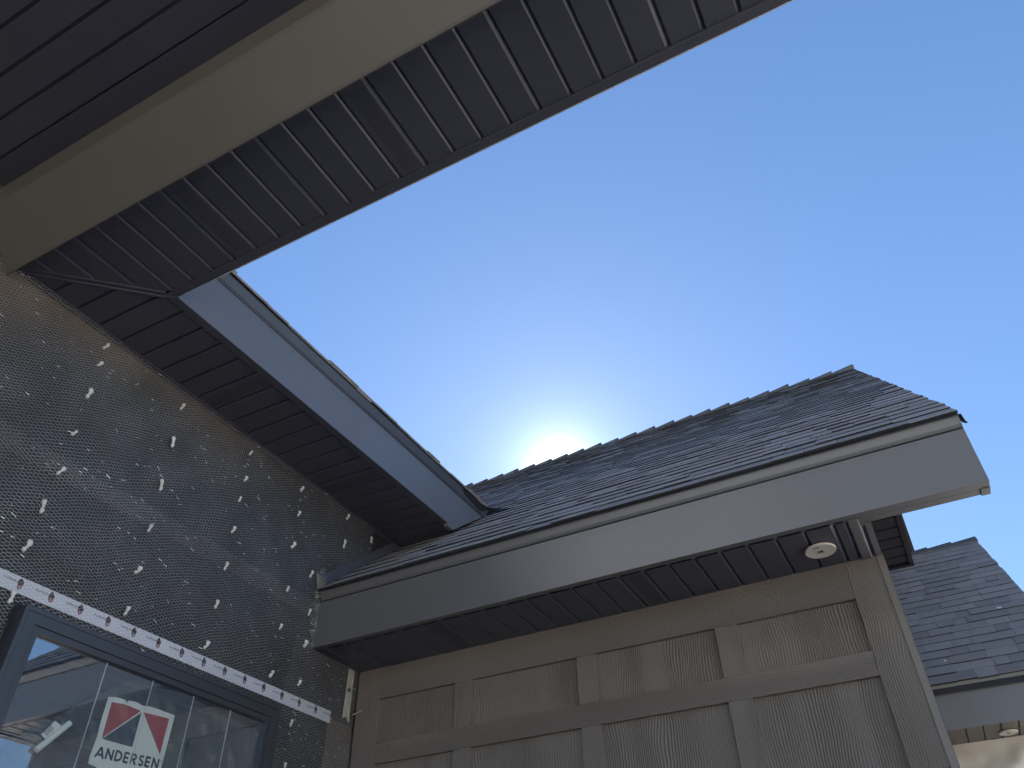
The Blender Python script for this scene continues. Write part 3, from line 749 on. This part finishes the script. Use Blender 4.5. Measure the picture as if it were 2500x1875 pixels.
MB().box(-.0200, -.0170, 2.5530, 2.812, ZG - .004, ZG + .012).build('end_bead', simple('bright_mill_aluminium', (.75, .78, .84), .25, metallic=.2), gs)
MB().box(-.0198, -.0060, 2.5005, 2.5520, ZG - .003, ZG + .01).build('end_trim', M_TRIM, gs)
MB().prism([(-.0055, ZG + .02), (-.0055, ZG - .002), (-.0040, ZG - .0035), (.0152, ZG - .0035), (.0152, ZG + .02)], 'y', 2.5475, 2.8015).build('end_trim', M_TRIM, gs)
# fascia
gf = MB().prism([(YE, ZG), (YE, ZG + .2010), (YE + .010, ZG + .2010), (YE + .010, ZG + .006), (YE + .040, ZG + .006), (YE + .040, ZG)], 'x', XM + .003, .375).build('fascia', M_FASCIA, gar, bevel=.0015)
MB().prism([(YE + .006, ZG + .2045), (YE - .0030, ZG + .2045), (YE - .0070, ZG + .2100), (YE - .0100, ZG + .2150), (YE - .0205, ZG + .2540), (YE + .006, ZG + .2600)], 'x', XM + .024, .3745).build('drip_edge', M_FASCIA, gf)
MB().box(XM + .003, .374, YE + .003, YE + .012, ZG + .198, ZG + .206).build('shadow_gap', M_GASKET, gf)
MB().box(-.0070, .3472, 2.5095, 2.5480, ZG + .002, ZG + .020).build('return_strip', M_FASCIA, gf, bevel=.001)
MB().box(-.0070, .3472, 2.5045, 2.5100, ZG + .012, ZG + .03).build('return_gap', M_GASKET, gf)
MB().box(.3476, .3752, 2.5040, 2.5487, ZG - .0025, ZG + .05).build('return_end', M_FASCIA, gf, bevel=.0015)
# gable rake board and sloping rake soffit
RY, RZ = 7.1444, 5.30
sl = .804
def rz(y): return 1.5124 + (y - 2.4346) * sl
def rake(mb, x0, x1, lo, hi, ya, yb_):
    vs = [(x0, ya, rz(ya) + lo), (x1, ya, rz(ya) + lo), (x1, ya, rz(ya) + hi), (x0, ya, rz(ya) + hi), (x0, yb_, rz(yb_) + lo), (x1, yb_, rz(yb_) + lo), (x1, yb_, rz(yb_) + hi), (x0, yb_, rz(yb_) + hi)]
    return mb.add(vs, [(0, 1, 2, 3), (4, 7, 6, 5), (0, 4, 5, 1), (1, 5, 6, 2), (2, 6, 7, 3), (3, 7, 4, 0)])
rake(MB(), .348, .372, -.26, -.012, 2.478, RY).build('rake_fascia', M_FASCIA, gar)
rake(MB(), XR, .347, -.25, -.235, 2.56, RY).build('rake_soffit', M_SOFFIT, gar)
m = MB(); m.add([(XR - .004, 2.83, 1.5), (XR - .004, 2 * RY - 2.83, 1.5), (XR - .004, RY, rz(RY) - .1), (XR - .09, 2.83, 1.5), (XR - .09, 2 * RY - 2.83, 1.5), (XR - .09, RY, rz(RY) - .1)], [(0, 1, 2), (5, 4, 3), (0, 3, 4, 1), (1, 4, 5, 2), (2, 5, 3, 0)]); m.build('gable_wall', M_PANEL, gar)
# roof deck: front slope, back slope
gr = MB()
def slope_slab(mb, x0, x1, ya, yb_, th=.03):
    rake(mb, x0, x1, -.012 - th, -.012, ya, yb_)
slope_slab(gr, XM + .003, .372, 2.478, 3.30); slope_slab(gr, -6.0, .372, 3.3005, RY)
gr.add([(-6, RY, rz(RY) - .012), (.372, RY, rz(RY) - .012), (.372, 2 * RY - 2.4, 1.45), (-6, 2 * RY - 2.4, 1.45), (-6, RY, rz(RY) - .05), (.372, RY, rz(RY) - .05), (.372, 2 * RY - 2.4, 1.41), (-6, 2 * RY - 2.4, 1.41)], [(0, 1, 2, 3), (7, 6, 5, 4), (0, 4, 5, 1), (1, 5, 6, 2), (2, 6, 7, 3), (3, 7, 4, 0)])
gr = gr.build('roof', M_MEMBRANE, gar)

# shingle prototypes: local x = along the eave, local y = up the slope, local z = normal
def shingle_proto(w, t, ex):
    w -= .0016
    me = bpy.data.meshes.new('shingle'); L = ex * 1.28; b = .0015
    vs = [(0, 0, 0), (w, 0, 0), (w, 0, t), (0, 0, t), (0, L, -.002), (w, L, -.002), (w, L, .002), (0, L, .002), (b, b, t + .0012), (w - b, b, t + .0012)]
    vs = [(p[0] * S, p[1] * S, p[2] * S) for p in vs]
    me.from_pydata(vs, [], [(0, 1, 2, 3), (3, 2, 9, 8), (8, 9, 6, 7), (3, 8, 7), (2, 6, 9), (0, 3, 7, 4), (1, 5, 6, 2), (4, 5, 1, 0), (7, 6, 5, 4)])
    me.materials.append(M_SHINGLE); me.materials.append(M_BUTT)
    me.polygons[0].material_index = 1; me.polygons[5].material_index = 1; me.polygons[6].material_index = 1
    return me
EX = .1335
WS = [.085, .115, .15, .185, .225, .265]
P_SH = {(w, t): shingle_proto(w, t, EX) for w in WS for t in (.0058, .0082, .0098)}
Q_ROOF = Quaternion((1, 0, 0), PITCH)
def roof_shingles(parent, x0, x1, ye, ze, n, nparts, seed, left=None, ragged=0, name='shingles'):
    r_ = random.Random(seed); m = MB(); cnt = 0; op = origin_of(parent)
    c_, s_ = math.cos(PITCH), math.sin(PITCH)
    for kk in range(n):
        xs = x1 + r_.uniform(-.001, .007); tooth = r_.random() < .5
        yb_, zb = ye + kk * EX * c_, ze + kk * EX * s_
        xl = x0 if left is None else left(yb_)
        while xs > xl:
            w = r_.choice(WS); t = r_.choice((.0082, .0098)) if tooth else .0058
            if xs - w < xl: w = None
            wob = r_.uniform(-.0060, .0060); lift = r_.uniform(0, .0022)
            if w is not None and cnt < nparts:
                o = bpy.data.objects.new('shingle', P_SH[(w, t)]); C.objects.link(o); o.parent = parent
                o.rotation_mode = 'QUATERNION'; o.rotation_quaternion = Q_ROOF
                o.location = W(xs - w, yb_ + wob * c_, zb + wob * s_ + lift) - op; cnt += 1
            else:
                ww = w if w is not None else xs - xl
                ww -= .0016; A = Vector((xs - ww, yb_ + wob * c_, zb + wob * s_ + lift)); U = Vector((0, c_, s_)) * EX * 1.28; Nn = Vector((0, -s_, c_)); X_ = Vector((ww, 0, 0))
                m.add([A, A + X_, A + X_ + Nn * t, A + Nn * t, A + U - Nn * .002, A + X_ + U - Nn * .002, A + X_ + U + Nn * .002, A + U + Nn * .002],
                      [(0, 1, 2, 3), (3, 2, 6, 7), (0, 3, 7, 4), (1, 5, 6, 2), (4, 5, 1, 0), (7, 6, 5, 4)], r_.random(), [1, 0, 1, 1, 0, 0])
                if w is None: break
            xs -= w; tooth = r_.random() < .84
    if m.f: m.build(name, M_SHINGLE, parent, tint=True, mat2=M_BUTT)['kind'] = 'stuff'
roof_shingles(gr, XM + .02, .378, 2.4346, 1.5124, 46, 300, 3, left=lambda y: XM + .02 if y < 3.2 else -6.0)
MB().prism([(2.4350, 1.5085), (2.4360, 1.5115), (2.58, 1.6285), (2.58, 1.6225)], 'x', XM + .022, .3765).build('starter_strip', M_MEMBRANE, gr)
# ridge caps, thick end to the right
r_ = random.Random(9); x = .40; CE = .222
while x > -6:
    m = MB(); L = CE * 1.35; hgt = .046 + r_.uniform(-.006, .008); wv = .13
    xr, xl = x, x - L
    yc, zc = RY + .012, rz(RY) + .012
    def cs(xx, up): return [(xx, yc - wv, zc - wv * .80 + up * .8), (xx, yc - .02, zc - .010 + up), (xx, yc, zc + up), (xx, yc + .02, zc - .010 + up), (xx, yc + wv, zc - wv * .80 + up * .8)]
    top0 = cs(xr, hgt); top1 = cs(xl, .002); bot0 = cs(xr, .0); bot1 = cs(xl, -.010)
    vs = top0 + top1 + bot0 + bot1
    fs = [(i, i + 1, 6 + i, 5 + i) for i in range(4)] + [(10 + i, 15 + i, 16 + i, 11 + i) for i in range(4)] + [(i, 10 + i, 11 + i, i + 1) for i in range(4)] + [(5 + i, 6 + i, 16 + i, 15 + i) for i in range(4)] + [(0, 5, 15, 10), (4, 14, 19, 9)]
    m.add(vs, fs); m.build('ridge_cap', M_CAP, gr)
    x -= CE * r_.uniform(.95, 1.05)
# loose underlay tip at the rake corner
m = MB()
pp = [(.3735, 2.452, 1.5135), (.3790, 2.448, 1.492), (.3810, 2.444, 1.477), (.3860, 2.440, 1.468), (.3895, 2.4385, 1.4690), (.3850, 2.4385, 1.479), (.3820, 2.436, 1.505)]
m.poly(pp, (0, .045, .030)); m.build('underlay_tip', M_MEMBRANE, gr)
# flashing against the lath wall, and the kick-out at its foot
for i in range(10):
    y0 = 2.445 + i * .088; y1 = y0 + .110; zz = lambda y: rz(y) + .012
    o = .0005 * i
    m = MB(); m.add([(XM + .010 + o, y0, zz(y0) - .02), (XM + .010 + o, y1, zz(y1) - .02), (XM + .010 + o, y1, zz(y1) + .052), (XM + .010 + o, y0, zz(y0) + .056), (XM + .013 + o, y0, zz(y0) - .02), (XM + .013 + o, y1, zz(y1) - .02), (XM + .013 + o, y1, zz(y1) + .052), (XM + .013 + o, y0, zz(y0) + .056)],
          [(0, 1, 2, 3), (7, 6, 5, 4), (0, 4, 5, 1), (1, 5, 6, 2), (2, 6, 7, 3), (3, 7, 4, 0)]); m.build('step_flashing', M_FLASH, gr)
MB().poly([(XM + .004, 2.425, 1.600), (XM + .020, 2.440, 1.582), (XM + .052, 2.452, 1.508), (XM + .030, 2.450, 1.503), (XM + .014, 2.440, 1.512)], (.001, .012, .004)).build('kick_out_flashing', M_FLASHPALE, gr)
# small boxed eave behind the corner
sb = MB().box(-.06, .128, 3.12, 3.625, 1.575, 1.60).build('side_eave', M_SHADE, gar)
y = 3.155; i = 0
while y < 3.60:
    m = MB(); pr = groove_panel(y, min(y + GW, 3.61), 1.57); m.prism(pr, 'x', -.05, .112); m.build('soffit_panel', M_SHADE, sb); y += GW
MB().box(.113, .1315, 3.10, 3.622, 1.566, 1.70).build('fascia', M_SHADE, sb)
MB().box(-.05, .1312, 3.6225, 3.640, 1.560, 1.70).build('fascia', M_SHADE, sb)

# downlight covers
def downlight(x, y, z, r, label, nm='downlight'):
    t = thing(nm, label, 'light', (x, y, z), 'round soffit lights')
    m = MB(); n = 36; prof = [(r * .90, 0.000), (r, -.003), (r * 1.0, -.0085), (r * .975, -.0105), (r * .93, -.0100), (r * .55, -.0090), (r * .02, -.0090)]
    vs = []
    for (rr, h) in prof:
        for i in range(n): a = 2 * math.pi * i / n; vs.append((x + math.cos(a) * rr, y + math.sin(a) * rr, z + h))
    fs = [(j * n + i, j * n + (i + 1) % n, (j + 1) * n + (i + 1) % n, (j + 1) * n + i) for j in range(len(prof) - 1) for i in range(n)] + [tuple(range(n)), tuple(range((len(prof) - 1) * n, len(prof) * n))]
    m.add(vs, fs); m.build('cover', M_LIGHT, t, smooth=False)
    m = MB(); q = r / .052
    zz = z - .0098
    m.box(x - .002 * q, x + .008 * q, y - .005 * q, y + .006 * q, zz - .0003, zz + .001)
    m.box(x - .011 * q, x - .004 * q, y - .004 * q, y + .005 * q, zz - .0003, zz + .001)
    m.build('printed_icon', M_PRINT_D, t)
    m = MB()
    for k_ in range(6): m.box(x - .012 * q + k_ * .004 * q, x - .0095 * q + k_ * .004 * q, y + .010 * q, y + .0125 * q, zz - .0003, zz + .001)
    for k_ in range(6): m.box(x - .022 * q + k_ * .004 * q, x - .0195 * q + k_ * .004 * q, y - .036 * q, y - .0335 * q, zz - .0003, zz + .001)
    for k_ in range(5): m.box(x - .020 * q + k_ * .004 * q, x - .0175 * q + k_ * .004 * q, y - .030 * q, y - .028 * q, zz - .0003, zz + .001)
    m.build('printed_text', M_PRINT_D, t)['kind'] = 'stuff'
    return t
downlight(-.1690, 2.652, ZG - .001, .052, 'round cream light cover in the dark garage soffit beside the corner post')

# ------------------------------------------------------------------ rear garage bay, far right
ZB, YB2, YW2 = 1.337, 5.531, 5.918
bay = thing('rear_garage', 'farther garage bay with shingle roof above a pale sheeted wall, beyond the corner post', 'garage', (.5, 6.2, GZ))
bs = MB().box(.02, .84, YB2 + .01, YW2 + .05, ZB + .022, ZB + .03).build('soffit', M_SOFFIT, bay)
M_SOFF2 = painted_metal('soffit_bounce_lit', (.125, .112, .098), .4)  # lighter, warmer soffit copy with the ground bounce put into its colour
MB().box(.03, .044, YB2 + .012, YW2, ZB - .003, ZB + .02).build('end_trim', M_SOFF2, bs)
x = .1359 - .0952; i = 0
while x < .83:
    m = MB(); m.prism([(x + .0045, ZB), (x + GW - .0045, ZB), (x + GW - .0015, ZB + .012), (x + GW, ZB + .012), (x + GW, ZB + .02), (x, ZB + .02), (x, ZB + .012), (x + .0015, ZB + .012)], 'y', YB2 + .012, YW2)
    m.build('soffit_panel', M_SOFF2, bs); x += GW; i += 1
bf = MB().prism([(YB2, ZB - .001), (YB2, ZB + .2035), (YB2 + .012, ZB + .2035), (YB2 + .012, ZB - .001)], 'x', .0, .862).build('fascia', M_FASCIA, bay)
MB().prism([(YB2 + .006, ZB + .2045), (YB2 - .0030, ZB + .2045), (YB2 - .0070, ZB + .2100), (YB2 - .0100, ZB + .2150), (YB2 - .0205, ZB + .2540), (YB2 + .006, ZB + .2600)], 'x', .0, .862).build('drip_edge', M_FASCIA, bf)
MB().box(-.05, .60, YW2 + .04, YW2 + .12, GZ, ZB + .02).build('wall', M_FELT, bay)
yE, zE = 5.500, 1.586
n2 = int(round((7.847 - yE) / math.cos(PITCH) / EX)); RY2 = yE + n2 * EX * math.cos(PITCH); RZ2 = zE + n2 * EX * math.sin(PITCH)
m = MB(); m.add([(.0, yE + .01, zE - .02), (.862, yE + .01, zE - .02), (.862, RY2, RZ2 - .012), (.0, RY2, RZ2 - .012), (.0, yE + .01, zE - .05), (.862, yE + .01, zE - .05), (.862, RY2, RZ2 - .05), (.0, RY2, RZ2 - .05), (.862, 2 * RY2 - yE, zE - .02), (.0, 2 * RY2 - yE, zE - .02)],
               [(0, 1, 2, 3), (7, 6, 5, 4), (0, 4, 5, 1), (1, 5, 6, 2), (3, 7, 4, 0), (3, 2, 8, 9)])
br = m.build('roof', M_MEMBRANE, bay)
roof_shingles(br, .02, .867, yE, zE, n2, 300, 21)
x = .875; M_CAPW = simple('sunlit_cap_edge', (.20, .16, .14), .85, .5, 200)
while x > .05:
    m = MB(); L = .30; yc, zc = RY2 + .01, RZ2 + .012; h = .022
    wv = .10
    def cs(xx, up): return [(xx, yc - wv, zc - wv * .8 + up), (xx, yc, zc + up), (xx, yc + wv, zc - wv * .8 + up)]
    vs = cs(x, h) + cs(x - L, .0) + cs(x, .004) + cs(x - L, -.01)
    m.add(vs, [(0, 1, 4, 3), (1, 2, 5, 4), (6, 9, 10, 7), (7, 10, 11, 8), (0, 6, 7, 1), (1, 7, 8, 2), (3, 4, 10, 9), (4, 5, 11, 10), (0, 3, 9, 6), (2, 8, 11, 5)]); m.build('ridge_cap', M_CAP, br); x -= .215
downlight(.3605, 5.747, ZB - .001, .053, 'round cream light cover under the farther garage soffit at the right edge')
# creased sheet hung over the far wall
m = MB(); NY, NZ = 60, 44; vs = []
def fold(x, z):
    t = (z - .45 * x)
    a = math.sin(t * 26 + mn.noise(Vector((x * 3, z * 3, 0))) * 3.0) * .022 + math.sin(t * 11 + 1.3 + mn.noise(Vector((x * 2, z * 2, 5))) * 2) * .040
    a += mn.noise(Vector((x * 12, z * 12, 3))) * .012
    return a * min(1, max(.10, (ZB - z) * 6))
for i in range(NY + 1):
    for j in range(NZ + 1):
        x = .02 + .62 * i / NY; z = ZB - .001 - .75 * j / NZ
        vs.append((x, YW2 - .03 - fold(x, z), z))
fs = [(i * (NZ + 1) + j, (i + 1) * (NZ + 1) + j, (i + 1) * (NZ + 1) + j + 1, i * (NZ + 1) + j + 1) for i in range(NY) for j in range(NZ)]
m.add(vs, fs); ho = m.build('wall_sheet', M_WRAP, None, smooth=True, fix=False)
tag(ho, 'creased cream plastic sheet hung on the far wall below its soffit', 'plastic sheet')

SCR = ((.1715, 5.742, 0), (.6548, 6.3436, 0))
for i, (d, l) in enumerate(((.009, 'small white scrap lying low on the farther garage roof'), (.018, 'pale grey scrap lying higher on the farther garage roof, near its right side'))):
    x, y, z = SCR[i]; zz = zE + (y - yE) * .804 + .014
    m = MB(); m.poly([(x - d, y - d * .3, zz - d * .24), (x + d * .6, y - d * .5, zz - d * .4), (x + d, y + d * .4, zz + d * .3), (x - d * .5, y + d * .6, zz + d * .5)], (0, -.004, .005))
    o = m.build('scrap', M_DAB, None); tag(o, l, 'scrap')
for xx in (-1.93, -1.42, -.98, -.41, .06):
    MB().tube((xx, YE - .0005, ZG + .188), (xx, YE - .0022, ZG + .188), .0024, 8).build('nail_head', M_FASCIA, gf)
